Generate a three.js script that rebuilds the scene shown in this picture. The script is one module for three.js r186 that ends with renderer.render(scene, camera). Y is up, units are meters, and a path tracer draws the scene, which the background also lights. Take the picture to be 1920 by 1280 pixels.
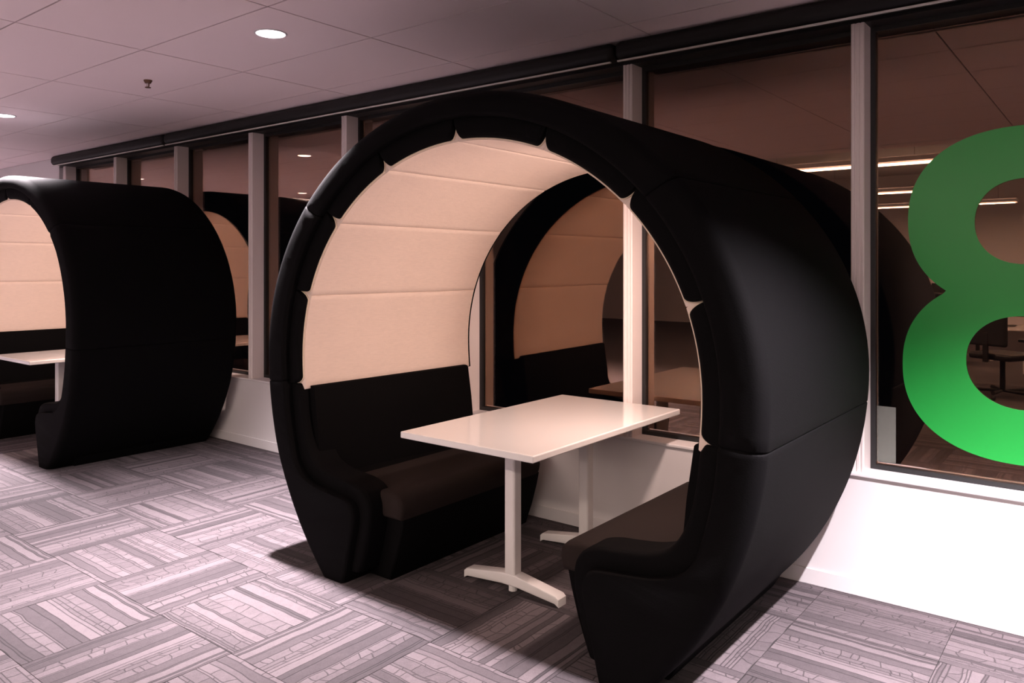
import * as THREE from 'three';
import { RoundedBoxGeometry } from 'three/addons/geometries/RoundedBoxGeometry.js';
import { mergeGeometries, toCreasedNormals } from 'three/addons/utils/BufferGeometryUtils.js';
import { RectAreaLightUniformsLib } from 'three/addons/lights/RectAreaLightUniformsLib.js';

// ---------------------------------------------------------------- camera, night, exposure
const scene = new THREE.Scene();
const camera = new THREE.PerspectiveCamera(2 * Math.atan(640 / 1466) * 180 / Math.PI, 1.5, 0.05, 200);
const YAW = 38.16 * Math.PI / 180;
camera.position.set(0, 1.5, 3.764);
camera.lookAt(-Math.sin(YAW), 1.5, 3.764 - Math.cos(YAW));
camera.setViewOffset(1920, 1280, 0, 143, 1920, 1280);
scene.background = new THREE.Color(0x020203);
const renderer = new THREE.WebGLRenderer({ antialias: true });
renderer.toneMapping = THREE.LinearToneMapping;
renderer.toneMappingExposure = 1.1;
renderer.shadowMap.enabled = true;
RectAreaLightUniformsLib.init();
const DOWNLIGHT = 190, POD_LAMP = 760, PENDANT = 36;
const LAMP_COLOR = new THREE.Color().setRGB(1, 0.88, 0.93), POD_COLOR = new THREE.Color().setRGB(1, 0.73, 0.64), PENDANT_COLOR = new THREE.Color().setRGB(1, 0.8, 0.68);

// ---------------------------------------------------------------- helpers
let seed = 7;
const rnd = () => { seed = (seed + 0x6d2b79f5) | 0; let t = Math.imul(seed ^ (seed >>> 15), 1 | seed); t = (t + Math.imul(t ^ (t >>> 7), 61 | t)) ^ t; return ((t ^ (t >>> 14)) >>> 0) / 4294967296; };
const taken = {};
const numbered = (n) => { taken[n] = (taken[n] ?? -1) + 1; return taken[n] ? n + '_' + String(taken[n]).padStart(3, '0') : n; };
function obj(name, geo, mat, parent = scene) {
  const m = new THREE.Mesh(geo, mat);
  m.name = parent === scene ? numbered(name) : name;
  m.castShadow = m.receiveShadow = true;
  parent.add(m);
  return m;
}
function struct(name, geo, mat) { const m = obj(name, geo, mat); m.userData.kind = 'structure'; return m; }
function thing(name, label, category, pos = [0, 0, 0], turn = 0, group) {
  const g = new THREE.Group();
  g.name = numbered(name); g.position.set(...pos); g.rotation.y = turn;
  g.userData = { label, category };
  if (group) g.userData.group = group;
  scene.add(g);
  return g;
}
function copyOf(root, pos, label, group) {
  const r = root.clone();
  r.name = numbered(root.name); r.position.set(...pos); r.userData = { ...root.userData, label };
  if (group) r.userData.group = group;
  scene.add(r);
  return r;
}
const box = (x0, x1, y0, y1, z0, z1) => new THREE.BoxGeometry(x1 - x0, y1 - y0, z1 - z0).translate((x0 + x1) / 2, (y0 + y1) / 2, (z0 + z1) / 2);
const rbox = (x0, x1, y0, y1, z0, z1, r = 0.008, s = 3) => new RoundedBoxGeometry(x1 - x0, y1 - y0, z1 - z0, s, r).translate((x0 + x1) / 2, (y0 + y1) / 2, (z0 + z1) / 2);
const cyl = (r, h, x, y, z, r2 = r, n = 24) => new THREE.CylinderGeometry(r, r2, h, n).translate(x, y, z);
// uv in metres from the main direction each face points in
function boxUV(g0) {
  const g = g0.index ? g0.toNonIndexed() : g0, p = g.attributes.position, uv = new Float32Array(p.count * 2);
  const a = new THREE.Vector3(), b = new THREE.Vector3(), c = new THREE.Vector3();
  for (let i = 0; i < p.count; i += 3) {
    a.fromBufferAttribute(p, i); b.fromBufferAttribute(p, i + 1); c.fromBufferAttribute(p, i + 2);
    const n = b.clone().sub(a).cross(c.clone().sub(a));
    const ax = Math.abs(n.x), ay = Math.abs(n.y), az = Math.abs(n.z);
    [a, b, c].forEach((v, k) => {
      const q = ax >= ay && ax >= az ? [v.z, v.y] : ay >= az ? [v.z, v.x] : [v.x, v.y];
      uv[(i + k) * 2] = q[0]; uv[(i + k) * 2 + 1] = q[1];
    });
  }
  g.setAttribute('uv', new THREE.BufferAttribute(uv, 2));
  return g;
}
// closed sections joined into one skin, flat ends
function loft(sections, crease = 0.7) {
  const n = sections[0].length, pos = [], idx = [];
  for (const s of sections) for (const v of s) pos.push(v.x, v.y, v.z);
  for (let i = 0; i + 1 < sections.length; i++) for (let k = 0; k < n; k++) {
    const a = i * n + k, b = i * n + (k + 1) % n;
    idx.push(a, b, a + n, b, b + n, a + n);
  }
  for (const [i, flip] of [[0, 1], [sections.length - 1, 0]]) {
    const c = pos.length / 3, mid = sections[i].reduce((m, v) => m.add(v), new THREE.Vector3()).divideScalar(n);
    pos.push(mid.x, mid.y, mid.z);
    for (let k = 0; k < n; k++) { const a = i * n + k, b = i * n + (k + 1) % n; flip ? idx.push(c, b, a) : idx.push(c, a, b); }
  }
  const g = new THREE.BufferGeometry();
  g.setAttribute('position', new THREE.Float32BufferAttribute(pos, 3));
  g.setIndex(idx);
  // outward facing
  let vol = 0;
  const A = new THREE.Vector3(), B = new THREE.Vector3(), C = new THREE.Vector3();
  for (let i = 0; i < idx.length; i += 3) {
    A.fromArray(pos, idx[i] * 3); B.fromArray(pos, idx[i + 1] * 3); C.fromArray(pos, idx[i + 2] * 3);
    vol += A.dot(B.cross(C));
  }
  if (vol < 0) { for (let i = 0; i < idx.length; i += 3) [idx[i], idx[i + 1]] = [idx[i + 1], idx[i]]; g.setIndex(idx); }
  return boxUV(toCreasedNormals(g, crease));
}
const extrude = (pts, z0, z1, bevel = 0.01, seg = 3) => {
  const g = new THREE.ExtrudeGeometry(new THREE.Shape(pts.map(([x, y]) => new THREE.Vector2(x, y))), { depth: z1 - z0 - 2 * bevel, bevelEnabled: bevel > 0, bevelSize: bevel, bevelThickness: bevel, bevelOffset: -bevel, bevelSegments: seg, steps: 1, curveSegments: 8 });
  return boxUV(toCreasedNormals(g.translate(0, 0, z0 + bevel), 0.7));
};

// ---------------------------------------------------------------- textures
function tex(size, f, srgb = false) {
  const d = new Uint8Array(size * size * 4);
  for (let y = 0; y < size; y++) for (let x = 0; x < size; x++) {
    const v = f(x, y), o = (y * size + x) * 4;
    for (let c = 0; c < 3; c++) d[o + c] = Math.max(0, Math.min(255, Math.round(255 * (v.length ? v[c] : v))));
    d[o + 3] = 255;
  }
  const t = new THREE.DataTexture(d, size, size);
  t.magFilter = THREE.LinearFilter; t.wrapS = t.wrapT = THREE.RepeatWrapping;
  if (srgb) t.colorSpace = THREE.SRGBColorSpace;
  t.needsUpdate = true;
  return t;
}
// periodic value noise
function noiseGrid(cells) {
  const g = Array.from({ length: cells * cells }, rnd), s = (t) => t * t * (3 - 2 * t);
  return (u, v) => {
    const x = u * cells, y = v * cells, i = Math.floor(x), j = Math.floor(y), fx = s(x - i), fy = s(y - j), at = (a, b) => g[((b % cells + cells) % cells) * cells + (a % cells + cells) % cells];
    return (at(i, j) * (1 - fx) + at(i + 1, j) * fx) * (1 - fy) + (at(i, j + 1) * (1 - fx) + at(i + 1, j + 1) * fx) * fy;
  };
}
const weaveNoise = noiseGrid(64), weaveCoarse = noiseGrid(9);
const weave = tex(512, (x, y) => 0.5 + 0.22 * Math.sin(x * Math.PI / 4) * Math.sin(y * Math.PI / 4) + 0.35 * (weaveNoise(x / 512, y / 512) - 0.5) + 0.15 * (rnd() - 0.5));
const weaveTint = tex(512, (x, y) => { const v = 0.95 + 0.02 * weaveCoarse(x / 512, y / 512) + 0.07 * (weaveNoise(x / 512 * 0.5, y / 128) - 0.5) + 0.05 * (rnd() - 0.5); return [v, v * 0.995, v * 0.99]; });
const at = (t, per) => { const c = t.clone(); c.repeat.set(per, per); c.needsUpdate = true; return c; };

// carpet tile: strips of uneven width, some broken crosswise into short blocks, thin dark joints
function carpetVariant() {
  const N = 512, edges = [0];
  while (edges[edges.length - 1] < 1) edges.push(edges[edges.length - 1] + 0.016 + 0.07 * rnd() * rnd() + (rnd() < 0.3 ? 0.06 : 0));
  edges[edges.length - 1] = 1;
  const strips = edges.slice(0, -1).map(() => {
    const dark = rnd() < 0.34, cuts = [];
    if (rnd() < 0.8 && !dark) { let c = 0.05 * rnd(); while (c < 1) { c += 0.05 + 0.16 * rnd(); cuts.push([c, (rnd() - 0.5) * 0.09]); } }
    return { tone: dark ? 0.34 + 0.22 * rnd() : 0.66 + 0.34 * rnd(), cuts, tones: cuts.map(() => 0.86 + 0.2 * rnd()), from: rnd() < 0.25 ? 0.3 * rnd() : 0, ramp: (rnd() - 0.5) * 0.1 };
  });
  const wob = noiseGrid(7), fine = noiseGrid(128), mid = noiseGrid(24), color = new Uint8Array(N * N * 4), bump = new Uint8Array(N * N * 4);
  for (let y = 0; y < N; y++) for (let x = 0; x < N; x++) {
    const u = x / N, v0 = y / N, v = Math.min(0.9999, Math.max(0, v0 + 0.016 * (wob(u, v0) - 0.5)));
    let k = 0; while (k < strips.length - 1 && v > edges[k + 1]) k++;
    const s = strips[k], dv = Math.min(v - edges[k], edges[k + 1] - v);
    let tone = s.tone, joint = Math.min(1, dv / 0.006);
    const local = (v - edges[k]) / (edges[k + 1] - edges[k]);
    for (let c = 0; c < s.cuts.length; c++) {
      const at_ = s.cuts[c][0] + s.cuts[c][1] * (local - 0.5) + 0.02 * (mid(u, v0) - 0.5);
      joint = Math.min(joint, Math.min(1, Math.abs(u - at_) / 0.0065));
      if (u > at_) tone = s.tone * s.tones[c];
    }
    const pile = 0.76 + 0.48 * (0.45 * fine(u, v0) + 0.3 * mid(u, v0) + 0.25 * rnd());
    const q = (0.22 + 0.78 * joint) * tone * pile, o = (y * N + x) * 4;
    const w = Math.max(0, Math.min(1, q));
    color[o] = 255 * w; color[o + 1] = 255 * w * (0.93 + 0.04 * w); color[o + 2] = 255 * w * (0.99 - 0.02 * w); color[o + 3] = 255;
    const b = (0.35 + 0.65 * joint) * (0.5 + 0.5 * tone) * (0.8 + 0.2 * rnd());
    bump[o] = bump[o + 1] = bump[o + 2] = 255 * Math.min(1, b); bump[o + 3] = 255;
  }
  const mk = (d) => { const t = new THREE.DataTexture(d, N, N); t.magFilter = THREE.LinearFilter; t.wrapS = t.wrapT = THREE.RepeatWrapping; t.needsUpdate = true; return t; };
  return new THREE.MeshStandardMaterial({ color: new THREE.Color().setRGB(0.11, 0.092, 0.099), map: mk(color), bumpMap: mk(bump), bumpScale: 0.004, roughness: 0.95 });
}

// ---------------------------------------------------------------- materials
const std = (rgb, roughness = 0.6, more = {}) => new THREE.MeshPhysicalMaterial({ color: new THREE.Color().setRGB(...rgb), roughness, ...more });
const M = {
  carpets: Array.from({ length: 8 }, carpetVariant),
  tile: std([0.92, 0.79, 0.8], 0.9, { bumpMap: at(weave, 6), bumpScale: 0.0004 }),
  grid: std([0.12, 0.1, 0.1], 0.7),
  paint: std([0.74, 0.71, 0.72], 0.55),
  alu: std([0.84, 0.76, 0.74], 0.4),
  gasket: std([0.012, 0.012, 0.013], 0.5),
  blind: std([0.004, 0.004, 0.0045], 0.6),
  rail: std([0.75, 0.73, 0.71], 0.4),
  black: std([0.002, 0.0018, 0.0022], 0.8, { bumpMap: at(weave, 5), bumpScale: 0.0006, specularIntensity: 0.16 }),
  seat: std([0.017, 0.011, 0.0095], 0.85, { specularIntensity: 0.4, bumpMap: at(weave, 5), bumpScale: 0.0006 }),
  beige: std([0.84, 0.69, 0.6], 0.9, { map: at(weaveTint, 1.3), bumpMap: at(weave, 4), bumpScale: 0.0008 }),
  piping: std([0.75, 0.62, 0.48], 0.8),
  laminate: std([0.84, 0.82, 0.8], 0.22, { clearcoat: 0.6, clearcoatRoughness: 0.04 }),
  whiteMetal: std([0.8, 0.77, 0.76], 0.35),
  glass: new THREE.MeshPhysicalMaterial({ color: 0xffffff, roughness: 0, transmission: 1, thickness: 0, ior: 1.5 }),
  film: new THREE.MeshPhysicalMaterial({ color: new THREE.Color().setRGB(1.0, 0.56, 0.33), roughness: 0, metalness: 1, transparent: true, opacity: 0.2 }),
  green: std([0.016, 0.36, 0.055], 0.35),
  glow: new THREE.MeshStandardMaterial({ color: 0xffffff, emissive: LAMP_COLOR, emissiveIntensity: 9 }),
  podGlow: new THREE.MeshStandardMaterial({ color: 0xffffff, emissive: POD_COLOR, emissiveIntensity: 6 }),
  pendantGlow: new THREE.MeshStandardMaterial({ color: 0xffffff, emissive: PENDANT_COLOR, emissiveIntensity: 3 }),
  brass: std([0.2, 0.12, 0.08], 0.35, { metalness: 0.8 }),
  plastic: std([0.015, 0.015, 0.016], 0.5),
  palePatch: std([0.35, 0.37, 0.33], 0.6, { transparent: true, opacity: 0.28 }),
  chrome: std([0.6, 0.58, 0.57], 0.2, { metalness: 1 }),
};

// ---------------------------------------------------------------- the room shell
const PITCH = 1.191, M0 = -0.99, SILL = 0.545, CEIL = 2.709, GLASS_Z = -0.13;
const MULL = Array.from({ length: 10 }, (_, k) => M0 + PITCH * (2 - k));       // left edges, from right of the frame to the last one
const XEND = MULL[9] - 0.1, XR = MULL[0] + 0.057, ROOM_L = -17, ROOM_R = 6.5, ROOM_B = 15, TALL = 3.5, DROP = 4.464;

// carpet
const floor = struct('floor', boxUV(box(ROOM_L, ROOM_R, -0.2, -0.006, -0.3, ROOM_B)), std([0.085, 0.073, 0.079], 0.95));
{
  const T = 0.54, g = new THREE.BoxGeometry(T - 0.002, 0.006, T - 0.002);
  for (let i = -22; i <= 4; i++) for (let j = -1; j <= 6; j++) {
    const x0 = -0.56 + i * T, z0 = 0.438 + (j - 0.5) * T;
    if (j < 0) continue;
    const z = 0.438 + (j - 1) * T + T / 2, t = obj('carpet_tile', g, M.carpets[Math.floor(rnd() * 8)], floor);
    if (j === 0) { t.scale.z = 0.438 / T; t.position.set(x0 + T / 2, -0.003, 0.219); } else t.position.set(x0 + T / 2, -0.003, z);
    if (j > 0) t.rotation.y = ((i + j) & 1 ? Math.PI / 2 : 0) + (rnd() < 0.5 ? Math.PI : 0);
  }
}
// ceiling of laid-in panels
const ceiling = struct('ceiling', box(ROOM_L, ROOM_R, CEIL + 0.008, TALL + 0.1, -0.4, DROP), M.grid);
{
  const W = PITCH, D = 0.638, gap = 0.009, g = new THREE.BoxGeometry(W - gap, 0.012, D - gap);
  for (let i = -11; i <= 8; i++) for (let j = -1; j <= 6; j++) {
    const t = obj('ceiling_tile', g, M.tile, ceiling);
    let z0 = 0.318 + j * D, z1 = z0 + D;
    if (j < 0) { z0 = 0.0; t.scale.z = (z1 - z0 - gap) / (D - gap); }
    if (z1 > DROP) z1 = z0 + D;
    t.position.set(-4.35 + i * W + W / 2, CEIL + 0.006, (z0 + z1) / 2);
  }
}
struct('trim_1', box(ROOM_L, ROOM_R, CEIL - 0.004, TALL, DROP, DROP + 0.03), M.paint);
struct('ceiling_office', box(ROOM_L, ROOM_R, TALL, TALL + 0.2, DROP, ROOM_B), M.paint);
struct('wall_back', box(ROOM_L, ROOM_R, 0, TALL, ROOM_B, ROOM_B + 0.2), M.paint);
struct('wall_left', box(ROOM_L - 0.2, ROOM_L, -0.2, TALL + 0.2, -0.4, ROOM_B + 0.2), M.paint);
struct('wall_right', box(ROOM_R, ROOM_R + 0.2, -0.2, TALL + 0.2, -0.4, ROOM_B + 0.2), M.paint);
// window wall: low white wall with a sill, solid wall past the last window
struct('wall_window', mergeGeometries([rbox(XEND, XR, 0, SILL, -0.3, 0, 0.006)]), M.paint);
struct('trim_2', rbox(XEND, XR, SILL - 0.004, SILL + 0.014, -0.28, 0.012, 0.006), M.paint);
struct('baseboard_window', rbox(XEND, XR, 0, 0.075, 0, 0.007, 0.003), M.paint);
struct('wall_end', box(ROOM_L, XEND, 0, CEIL, -0.3, 0), M.paint);
struct('wall_corner', box(XR, ROOM_R, 0, CEIL, -0.3, 0), M.paint);
struct('trim_3', box(XEND, XR, 2.6, CEIL + 0.008, -0.3, -0.004), M.gasket);
// mullions: a ribbed face, plain sides
MULL.forEach((x, k) => {
  const w = 0.057, d = 0.118, p = [[0, -d], [0, -0.004], [0.004, 0], [0.016, 0], [0.018, -0.005], [0.024, -0.005], [0.026, 0], [0.036, 0], [0.038, -0.005], [0.044, -0.005], [0.046, 0], [w - 0.004, 0], [w, -0.004], [w, -d]];
  const g = new THREE.ExtrudeGeometry(new THREE.Shape(p.map(([a, b]) => new THREE.Vector2(a, -b))), { depth: 2.6 - SILL - 0.012, bevelEnabled: false });
  g.rotateX(-Math.PI / 2).scale(1, 1, 1).translate(x, SILL + 0.012, 0);
  struct('trim_' + (4 + k), toCreasedNormals(g, 0.4), M.alu);
});
// windows: dark frame, reflective pane
for (let k = 0; k < 9; k++) {
  const x0 = MULL[k + 1] + 0.057, x1 = MULL[k], y0 = SILL + 0.014, y1 = 2.6, f = 0.022;
  const w = new THREE.Group();
  w.name = 'window_' + (k + 1); w.userData.kind = 'structure'; scene.add(w);
  obj('window_frame', mergeGeometries([box(x0, x0 + f, y0, y1, -0.16, -0.112), box(x1 - f, x1, y0, y1, -0.16, -0.112), box(x0 + f, x1 - f, y0, y0 + f, -0.16, -0.112), box(x0 + f, x1 - f, y1 - f, y1, -0.16, -0.112)]), M.gasket, w);
  obj('pane', box(x0 + f, x1 - f, y0 + f, y1 - f, GLASS_Z - 0.008, GLASS_Z), M.glass, w);
  obj('coating', new THREE.PlaneGeometry(x1 - x0 - 2 * f, y1 - y0 - 2 * f).translate((x0 + x1) / 2, (y0 + y1) / 2, GLASS_Z + 0.001), M.film, w);
}
// roller blinds rolled up in black cassettes
[[MULL[3], XR, 'black roller blind cassette over the window with the green numeral'], [MULL[7], MULL[3], 'long black roller blind cassette above the booth beside the green numeral'], [XEND + 0.03, MULL[7], 'black roller blind cassette with a rounded free end at the white wall']].forEach(([x0, x1, label]) => {
  const b = thing('roller_blind', label, 'blind', [0, 0, 0], 0, 'rolled up roller blinds along the window head');
  obj('cassette', new RoundedBoxGeometry(x1 - x0 - 0.006, 0.1, 0.115, 4, 0.04).translate((x0 + x1) / 2, 2.657, 0.055), M.blind, b);
  obj('bottom_rail', rbox(x0 + 0.02, x1 - 0.02, 2.596, 2.605, 0.085, 0.1, 0.003), M.rail, b);
});

// ---------------------------------------------------------------- the booths
const CY = 1.045, FRONT = 1.364, BACK = 0.09, RAD = Math.PI / 180;
const arch = (A, B, Bl, th) => new THREE.Vector2(A * Math.cos(th), CY + (Math.sin(th) > 0 ? B : Bl) * Math.sin(th));
const outer = (th) => arch(1.318, 1.173, 1.394, th), groove = (th) => arch(1.16, 1.07, 1.3, th), lipIn = (th) => arch(1.08, 0.985, 1.25, th), lipOut = (th) => arch(1.175, 1.085, 1.31, th);
function resample(pts, n) {
  const c = new THREE.CatmullRomCurve3(pts.map((p) => new THREE.Vector3(p.x ?? p[0], p.y ?? p[1], 0)), false, 'centripetal');
  return Array.from({ length: n + 1 }, (_, i) => { const v = c.getPointAt(i / n); return new THREE.Vector2(v.x, v.y); });
}
const quarter = (cx, cz, r, a0, a1, n = 5) => Array.from({ length: n + 1 }, (_, i) => { const a = a0 + (a1 - a0) * i / n; return [cx + r * Math.cos(a), cz + r * Math.sin(a)]; });
// the section of a padded band between an inner and an outer point
function bandSection(I, O, zb, zf, ri, ro, rb, shrink = 0) {
  const e = O.clone().sub(I), L = e.length() - 2 * shrink; e.normalize();
  const b = zb + shrink, f = zf - shrink;
  const q = [...quarter(ri, f - ri, ri, Math.PI, Math.PI / 2), ...quarter(L - ro, f - ro, ro, Math.PI / 2, 0), ...quarter(L - rb, b + rb, rb, 0, -Math.PI / 2, 3), [0, b]];
  return q.map(([s, z]) => new THREE.Vector3(I.x + e.x * (s + shrink), I.y + e.y * (s + shrink), z));
}
function band(pairs, zb, zf, ri, ro, rb, seam = 0.005, firstSeam = true, lastSeam = true) {
  const out = [], n = pairs.length - 1;
  const mix = (i, t) => { const a = pairs[i], b = pairs[i + 1]; return [a[0].clone().lerp(b[0], t), a[1].clone().lerp(b[1], t)]; };
  const len = (i) => pairs[i][1].distanceTo(pairs[i + 1][1]);
  if (firstSeam) { out.push(bandSection(...pairs[0], zb, zf, ri, ro, rb, seam)); const t = Math.min(0.5, seam * 0.4 / len(0)); out.push(bandSection(...mix(0, t), zb, zf, ri, ro, rb, seam * 0.45)); const t2 = Math.min(0.8, seam * 1.4 / len(0)); out.push(bandSection(...mix(0, t2), zb, zf, ri, ro, rb)); } else out.push(bandSection(...pairs[0], zb, zf, ri, ro, rb));
  for (let i = 1; i < n; i++) out.push(bandSection(...pairs[i], zb, zf, ri, ro, rb));
  if (lastSeam) { const t2 = Math.min(0.8, seam * 1.4 / len(n - 1)); out.push(bandSection(...mix(n - 1, 1 - t2), zb, zf, ri, ro, rb)); const t = Math.min(0.5, seam * 0.4 / len(n - 1)); out.push(bandSection(...mix(n - 1, 1 - t), zb, zf, ri, ro, rb, seam * 0.45)); out.push(bandSection(...pairs[n], zb, zf, ri, ro, rb, seam)); } else out.push(bandSection(...pairs[n], zb, zf, ri, ro, rb));
  return loft(out, 0.6);
}
const steps = (a, b, n) => Array.from({ length: n + 1 }, (_, i) => (a + (b - a) * i / n) * RAD);
const P1 = [[1.154, 0.914], [1.135, 0.75], [1.1, 0.6], [1.065, 0.51], [1.01, 0.455], [0.93, 0.425], [0.8, 0.408], [0.7, 0.398], [0.655, 0.385], [0.632, 0.35], [0.63, 0.3], [0.66, 0.17], [0.7, 0]];
const P2 = [[1.07, 0.9], [1.055, 0.75], [1.025, 0.63], [0.99, 0.56], [0.945, 0.515], [0.88, 0.49], [0.78, 0.475], [0.68, 0.465], [0.61, 0.44], [0.572, 0.39], [0.565, 0.32], [0.59, 0.19], [0.632, 0.05]];
const P2o = [[1.16, 0.9], [1.14, 0.75], [1.108, 0.59], [1.07, 0.5], [1.015, 0.445], [0.93, 0.415], [0.8, 0.398], [0.71, 0.39], [0.668, 0.375], [0.645, 0.345], [0.642, 0.3], [0.672, 0.17], [0.7, 0.05]];
const mirror = (v) => new THREE.Vector2(-v.x, v.y);
const NOTCH = [-6.7, 18.5, 43.3, 67, 91.5, 115, 138, 162, 186.7];
function makeBooth(name, label) {
  const pod = thing(name, label, 'booth', [0, 0, 0], 0, 'tubular meeting booths along the windows');
  // outer shell in five upholstered pieces
  const S0 = -5.8, S1 = 40.1;
  for (const [a, b] of [[S0, S1], [S1, 180 - S1], [180 - S1, 180 - S0]]) obj('shell_panel', band(steps(a, b, Math.round((b - a) / 2)).map((t) => [groove(t), outer(t)]), BACK, FRONT, 0.022, 0.05, 0.03), M.black, pod);
  const o2 = resample(steps(S0, -48.56, 20).map(outer), 48), i2 = resample(P1, 48), low = i2.map((p, i) => [p, o2[i]]);
  obj('shell_panel', band(low, BACK, FRONT, 0.022, 0.05, 0.03, 0.005, true, false), M.black, pod);
  obj('shell_panel', band(low.map(([p, q]) => [mirror(p), mirror(q)]), BACK, FRONT, 0.022, 0.05, 0.03, 0.005, true, false), M.black, pod);
  // padded inner lip, pinched at each seam, with pale piping along its edge
  const pinch = (d) => d >= 0.032 ? 0 : 0.066 * (1 - Math.sqrt(Math.max(0, 1 - (1 - d / 0.032) ** 2)));
  const pipePts = [];
  for (let k = 0; k < 8; k++) {
    const a = NOTCH[k], b = NOTCH[k + 1], n = 36, pairs = [];
    for (let i = 0; i <= n; i++) {
      const s = i / n, w = s < 0.5 ? 2 * s * s : 1 - 2 * (1 - s) * (1 - s), th = (a + 0.18 + (b - a - 0.36) * w) * RAD;
      const I = lipIn(th), O = lipOut(th), d = Math.min(w, 1 - w) * (b - a) * RAD * 1.05;
      I.lerp(O, pinch(d) / I.distanceTo(O));
      pairs.push([I, O]);
      pipePts.push(new THREE.Vector3(I.x, I.y, 1.302));
    }
    obj('lip_pad', band(pairs, 1.19, 1.328, 0.03, 0.02, 0.005, 0.004), M.black, pod);
  }
  obj('piping', new THREE.TubeGeometry(new THREE.CatmullRomCurve3(pipePts, false, 'chordal'), 900, 0.0042, 6), M.piping, pod);
  const li = resample(P2, 44), lo = resample(P2o, 44), lp = li.map((p, i) => [p.clone(), lo[i]]);
  for (let i = 0; i < 6; i++) lp[i][0].lerp(lp[i][1], 0.3 * pinch(i * 0.012) / lp[i][0].distanceTo(lp[i][1]));
  obj('lip_pad', band(lp, 1.17, 1.322, 0.03, 0.02, 0.005, 0.004), M.black, pod);
  obj('lip_pad', band(lp.map(([p, q]) => [mirror(p), mirror(q)]), 1.17, 1.322, 0.03, 0.02, 0.005, 0.004), M.black, pod);
  // beige lining, a padded panel between each pair of seams, drawn in a little towards the window
  for (let k = 0; k < 8; k++) {
    const a = NOTCH[k] - (k === 0 ? 1.2 : 0), b = NOTCH[k + 1] + (k === 7 ? 1.2 : 0), secs = [], n = 16;
    const sec = (th, s) => {
      const zs = [BACK + 0.012, BACK + 0.02, 0.4, 0.7, 1.0, 1.27, 1.296, 1.3], row = [];
      const inn = (z, up) => { const t = (z - BACK) / (1.3 - BACK), A = 1.02 + 0.052 * t, B = 0.972 + 0.006 * t; return arch(A + up, B + up, 1.25 + up, th); };
      zs.forEach((z, i) => { const e = i === 0 || i === zs.length - 1 ? 0.006 : 0, p = inn(z, s + e); row.push(new THREE.Vector3(p.x, p.y, z)); });
      for (const [z, u] of [[1.3, 0.06], [BACK + 0.012, 0.012]]) { const p = inn(z, u); row.push(new THREE.Vector3(p.x, p.y, z)); }
      return row;
    };
    const cuts = [0, 0.05, 0.18, ...Array.from({ length: n - 1 }, (_, i) => 0.18 + (b - a - 0.36) * (i + 1) / n), b - a - 0.18, b - a - 0.05, b - a];
    const deep = [0.007, 0.003, 0.0008];
    cuts.forEach((c, i) => secs.push(sec((a + c) * RAD, deep[Math.min(i, cuts.length - 1 - i)] ?? 0)));
    obj('lining_panel', loft(secs, 0.9), M.beige, pod);
  }
  obj('back_rim', band(steps(-8, 188, 98).map((t) => [arch(1.03, 0.98, 1.26, t), arch(1.2, 1.1, 1.33, t)]), BACK - 0.004, BACK + 0.06, 0.008, 0.01, 0.01, 0.005, false, false), M.black, pod);
  // bench on either side: base, seat, backrest
  for (const s of [1, -1]) {
    const f = (p) => (s > 0 ? p : p.map(([x, y]) => [-x, y]).reverse());
    obj('bench_base', extrude(f([[0.555, 0.0], [0.9, 0.0], [1.05, 0.25], [1.06, 0.31], [0.46, 0.31], [0.475, 0.24], [0.51, 0.12]]), 0.12, 1.2, 0.012), M.black, pod);
    const seat = [[1.06, 0.305], [1.06, 0.42], [0.8, 0.424], [0.6, 0.428], [0.52, 0.428], [0.475, 0.418], [0.45, 0.395], [0.443, 0.36], [0.45, 0.325], [0.46, 0.305]];
    obj('seat', extrude(f(seat), 0.12, 1.235, 0.03, 5), M.seat, pod);
    const back = (z, d, e) => [[1.1, 0.4], [1.1, 0.885 - e], [1.05 + d, 0.889 - e], [1.038 + d + e, 0.887 - e], [1.032 + d + e, 0.88 - e], [1.005 + d + e, 0.7], [0.985 + d + e, 0.5], [0.98 + d + e, 0.4]].map(([x, y]) => new THREE.Vector3(s * x, y, z));
    obj('backrest', loft([back(0.145, -0.052, 0.012), back(0.149, -0.052, 0.004), back(0.158, -0.052, 0), back(0.7, -0.025, 0), back(1.27, 0.002, 0)], 0.7), M.black, pod);
  }
  // small lamp under the roof of the booth
  const th = 40 * RAD, p = arch(1.03, 0.955, 1.25, th), lamp = obj('lamp_housing', new THREE.CylinderGeometry(0.06, 0.065, 0.03, 28).rotateZ(-50 * RAD).translate(p.x, p.y, 0.72), M.whiteMetal, pod);
  obj('lamp_lens', new THREE.CylinderGeometry(0.05, 0.05, 0.006, 28).translate(0, -0.017, 0).rotateZ(-50 * RAD).translate(p.x, p.y, 0.72), M.podGlow, lamp);
  const light = new THREE.RectAreaLight(POD_COLOR, POD_LAMP, 0.09, 0.09);
  light.position.set(p.x - 0.028 * Math.sin(50 * RAD), p.y - 0.028 * Math.cos(50 * RAD), 0.72);
  pod.add(light);
  light.lookAt(light.position.x - Math.sin(50 * RAD), light.position.y - Math.cos(50 * RAD), 0.72);
  return pod;
}
const booth = makeBooth('meeting_booth', 'black upholstered tube booth with beige lining standing beside the green numeral window');
booth.position.set(-2.2, 0, 0);
copyOf(booth, [-7.08, 0, 0], 'black upholstered tube booth standing next to the white wall where the windows end');

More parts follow.
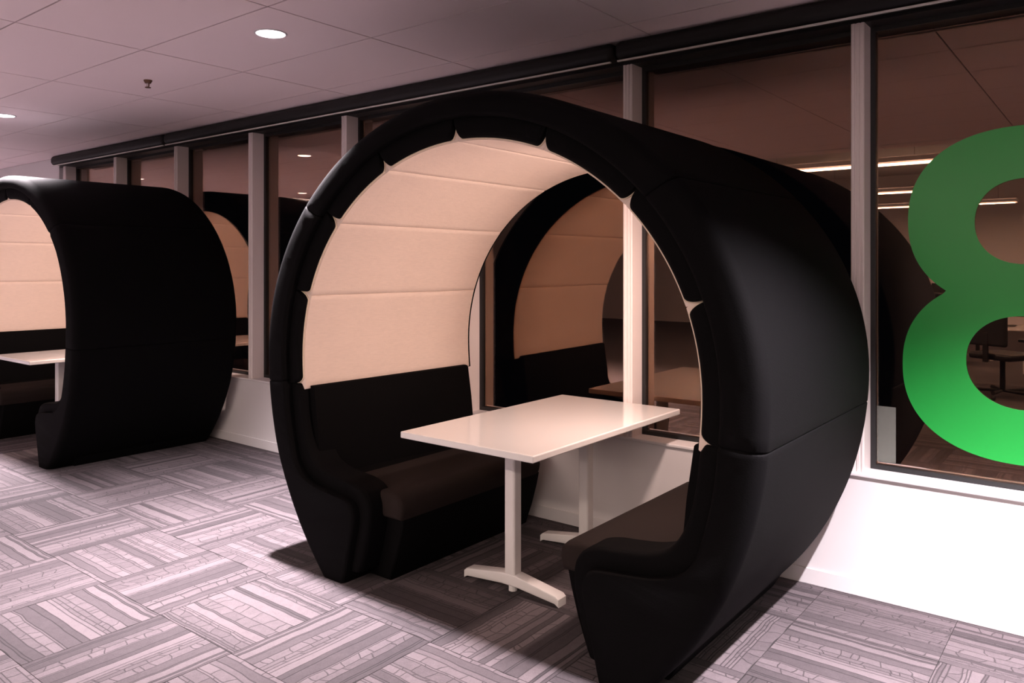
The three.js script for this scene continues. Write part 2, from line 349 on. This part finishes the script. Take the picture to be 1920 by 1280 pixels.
// ---------------------------------------------------------------- booth tables
const table = thing('booth_table', 'white glossy table on two T legs inside the booth beside the green numeral', 'table', [-2.205, 0, 0], 0, 'white tables inside the booths');
obj('tabletop', rbox(-0.374, 0.374, 0.72, 0.75, 0.012, 1.3, 0.006), M.laminate, table);
for (const z of [0.3, 0.92]) {
  const leg = obj('leg', rbox(-0.054, 0.006, 0.04, 0.71, z - 0.03, z + 0.03, 0.012), M.whiteMetal, table);
  const arm = extrude([[-0.3, 0], [-0.3, 0.035], [-0.285, 0.048], [-0.06, 0.082], [0.012, 0.082], [0.237, 0.048], [0.252, 0.035], [0.252, 0], [0.23, 0.012], [0.02, 0.03], [-0.07, 0.03], [-0.28, 0.012]], z - 0.032, z + 0.032, 0.005);
  obj('foot', arm, M.whiteMetal, leg);
  obj('glide', cyl(0.02, 0.03, -0.024, 0.015, z), M.whiteMetal, leg);
  obj('mounting_plate', rbox(-0.26, 0.21, 0.7, 0.72, z - 0.035, z + 0.035, 0.004), M.whiteMetal, leg);
}
copyOf(table, [-7.085, 0, 0], 'white glossy table on two T legs inside the booth next to the white end wall');

// ---------------------------------------------------------------- green numeral on the glass
{
  const half = (y, c, a, b, n) => { const t = Math.abs(y - c) / b; return t >= 1 ? 0 : a * (1 - t ** n) ** (1 / n); }, CX = -0.33;
  const w = (y) => Math.max(half(y, 1.7, 0.446, 0.385, 2.3), half(y, 1.055, 0.468, 0.392, 2.3));
  const ys = Array.from({ length: 161 }, (_, i) => 1.374 - 0.711 * Math.cos(Math.PI * i / 160)).filter((y) => w(y) > 0), right = ys.map((y) => new THREE.Vector2(CX + w(y), y)), left = ys.slice().reverse().map((y) => new THREE.Vector2(CX - w(y), y));
  const s = new THREE.Shape([new THREE.Vector2(CX, 0.663), ...right, new THREE.Vector2(CX, 2.085), ...left]);
  for (const [c, a, b] of [[1.684, 0.185, 0.18], [1.09, 0.217, 0.197]]) s.holes.push(new THREE.Path(Array.from({ length: 64 }, (_, i) => { const t = -i / 64 * 2 * Math.PI, q = (v) => Math.sign(v) * Math.abs(v) ** (2 / 2.15); return new THREE.Vector2(CX + a * q(Math.cos(t)), c + b * q(Math.sin(t))); })));
  const m = obj('numeral_sign', new THREE.ExtrudeGeometry(s, { depth: 0.006, bevelEnabled: false }).translate(0, 0, GLASS_Z + 0.003), M.green);
  m.userData = { label: 'large green number 8 fixed to the window glass', category: 'sign' };
  const f = obj('window_patch', box(-0.908, -0.828, SILL + 0.05, SILL + 0.305, GLASS_Z + 0.002, GLASS_Z + 0.003), M.palePatch);  // pale see-through rectangle just in front of the pane
  f.userData = { label: 'small pale translucent rectangle over the lower corner of the window beside the green number', category: 'patch' };
}

// ---------------------------------------------------------------- ceiling fittings
for (const [x, z, label] of [[-3.51, 1.335, 'round recessed ceiling downlight above the gap between the two booths'], [0.06, 1.335, 'round recessed ceiling downlight above the floor before the green number'], [-7.12, 1.335, 'round recessed ceiling downlight above the booth by the white end wall'], [-10.85, 1.335, 'round recessed ceiling downlight past the last window before the white wall'], [-14.4, 1.335, 'round recessed ceiling downlight in the far corner by the white wall'], ...[[-5.3, 'just past the gap between the booths'], [-7.12, 'opposite the booth by the white end wall'], [-8.9, 'opposite the last windows'], [-10.85, 'opposite the white end wall'], [-12.7, 'at the far end']].map(([x, w]) => [x, 4.1, 'added unseen ceiling downlight in the walkway row ' + w])]) {  // walkway row is added out of view so floor bounce brightens the ceiling
  const d = thing('downlight', label, 'downlight', [x, CEIL, z], 0, 'row of recessed downlights in the tiled ceiling');
  obj('trim_ring', new THREE.TorusGeometry(0.078, 0.006, 8, 40).rotateX(Math.PI / 2), M.paint, d);
  obj('lamp_lens', new THREE.SphereGeometry(0.075, 32, 10, 0, 2 * Math.PI, 0, Math.PI / 2).scale(1, 0.16, 1).rotateX(Math.PI), M.glow, d);
  const s = new THREE.SpotLight(LAMP_COLOR, DOWNLIGHT, 0, 49 * RAD, 1, 2);
  s.position.set(0, -0.02, 0); s.target.position.set(0, -2, 0); s.castShadow = true; s.shadow.radius = 1.6;
  d.add(s, s.target);
}
{
  const s = thing('sprinkler', 'small dark sprinkler head hanging from a ceiling tile', 'sprinkler', [-5.03, CEIL, 1.215]);
  obj('escutcheon', cyl(0.026, 0.008, 0, -0.004, 0), M.brass, s);
  obj('body', cyl(0.024, 0.014, 0, -0.014, 0, 0.018), M.brass, s);
  obj('frame_arm', new THREE.TorusGeometry(0.014, 0.003, 6, 20).translate(0, -0.032, 0), M.brass, s);
  obj('bulb', cyl(0.008, 0.022, 0, -0.032, 0), M.chrome, s);
  obj('deflector', cyl(0.018, 0.004, 0, -0.048, 0), M.brass, s);
}

// ---------------------------------------------------------------- the open office that the glass mirrors
for (const [x, z, label] of [[-3.2, 5.3, 'long linear pendant lamp hung just behind the edge of the tiled ceiling'], [0.6, 5.3, 'long linear pendant lamp in line with the one behind the tiled ceiling'], [-3.2, 9, 'long linear pendant lamp over the middle row of office desks'], [0.6, 9, 'long linear pendant lamp over the storage rack'], [-3.2, 12.3, 'long linear pendant lamp over the far row of desks'], [0.6, 12.3, 'long linear pendant lamp by the rear office wall']]) {
  const p = thing('pendant_lamp', label, 'pendant lamp', [x, 2.62, z], 0, 'linear pendant lamps over the open office');
  obj('housing', rbox(-1.7, 1.7, 0, 0.05, -0.15, 0.15, 0.008), M.whiteMetal, p);
  obj('lamp_diffuser', box(-1.68, 1.68, -0.008, 0.001, -0.13, 0.13), M.pendantGlow, p);
  for (const k of [-1.4, 1.4]) obj('wire', cyl(0.004, TALL - 2.67, k, (TALL - 2.62 + 0.05) / 2, 0, 0.004, 8), M.chrome, p);
  const l = new THREE.RectAreaLight(PENDANT_COLOR, PENDANT, 3.3, 0.24);
  l.position.set(0, -0.015, 0); p.add(l); l.rotation.set(-Math.PI / 2, 0, 0);
  obj('uplight_lens', box(-1.68, 1.68, 0.05, 0.056, -0.1, 0.1), M.pendantGlow, p);
  const up = new THREE.RectAreaLight(PENDANT_COLOR, 3, 3.3, 0.18);
  up.position.set(0, 0.065, 0); p.add(up); up.rotation.set(Math.PI / 2, 0, 0);
}
const desk = thing('office_desk', 'white office desk on a white frame facing the booths', 'desk', [-1.3, 0, 7.4], 0, 'office desks mirrored in the windows');
obj('desktop', rbox(-0.8, 0.8, 0.715, 0.74, -0.4, 0.4, 0.006), M.laminate, desk);
for (const x of [-0.74, 0.74]) for (const z of [-0.34, 0.34]) obj('leg', rbox(x - 0.025, x + 0.025, 0, 0.715, z - 0.025, z + 0.025, 0.005), M.whiteMetal, desk);
obj('modesty_panel', rbox(-0.7, 0.7, 0.35, 0.68, 0.3, 0.315, 0.004), M.whiteMetal, desk);
const monitor = thing('monitor', 'black monitor on the desk facing the booths', 'monitor', [-1.2, 0.74, 7.5], 0, 'monitors on the office desks');
obj('screen', rbox(-0.28, 0.28, 0.12, 0.46, -0.012, 0.012, 0.006), M.plastic, monitor);
obj('stand', rbox(-0.03, 0.03, 0.01, 0.3, 0.012, 0.035, 0.004), M.plastic, monitor);
obj('foot', rbox(-0.12, 0.12, 0, 0.012, -0.08, 0.1, 0.004), M.plastic, monitor);
const chair = thing('office_chair', 'black swivel chair before the desk facing the booths', 'chair', [-1.1, 0, 6.35], 0.5, 'black swivel chairs at the office desks');
obj('seat', rbox(-0.25, 0.25, 0.44, 0.52, -0.24, 0.24, 0.035), M.plastic, chair);
obj('backrest', rbox(-0.23, 0.23, 0.6, 1.08, -0.29, -0.23, 0.028), M.plastic, chair);
obj('back_bar', rbox(-0.03, 0.03, 0.42, 0.75, -0.3, -0.27, 0.01), M.plastic, chair);
obj('column', cyl(0.028, 0.36, 0, 0.26, 0), M.plastic, chair);
for (const s of [-1, 1]) { const a = obj('armrest', rbox(s * 0.3 - 0.035, s * 0.3 + 0.035, 0.66, 0.69, -0.14, 0.14, 0.012), M.plastic, chair); obj('arm_post', rbox(s * 0.3 - 0.015, s * 0.3 + 0.015, 0.46, 0.66, -0.02, 0.02, 0.006), M.plastic, a); }
for (let k = 0; k < 5; k++) {
  const a = k * 1.2566, l = obj('base_arm', new THREE.CylinderGeometry(0.014, 0.022, 0.3, 10).rotateZ(Math.PI / 2).translate(0.16, 0.085, 0).rotateY(a), M.plastic, chair);
  obj('castor', new THREE.CylinderGeometry(0.03, 0.03, 0.035, 14).rotateX(Math.PI / 2).translate(0.3, 0.03, 0).rotateY(a), M.plastic, l);
}
[[-3.6, 7.4, 'beside the first desk row'], [0.7, 7.4, 'in front of the storage rack'], [-2.4, 10.6, 'in the far row'], [0.1, 10.6, 'in the far row behind the storage rack']].forEach(([x, z, w]) => {
  copyOf(desk, [x, 0, z], 'white office desk on a white frame ' + w);
  copyOf(monitor, [x + 0.1, 0.74, z + 0.1], 'black monitor on the desk ' + w);
  copyOf(chair, [x + 0.2, 0, z - 0.95], 'black swivel chair at the desk ' + w);
});
{
  const r = thing('storage_rack', 'tall white open storage rack in the office', 'rack', [-0.2, 0, 9.0]);
  for (const x of [-0.9, 0, 0.9]) for (const z of [-0.2, 0.2]) obj('post', rbox(x - 0.02, x + 0.02, 0, 2.25, z - 0.02, z + 0.02, 0.004), M.whiteMetal, r);
  for (const y of [0.9, 1.35, 1.8, 2.2]) obj('shelf', rbox(-0.92, 0.92, y, y + 0.03, -0.22, 0.22, 0.004), M.whiteMetal, r);
}
scene.traverse((o) => { if (o.isMesh) o.castShadow = o.receiveShadow = true; });
renderer.render(scene, camera);
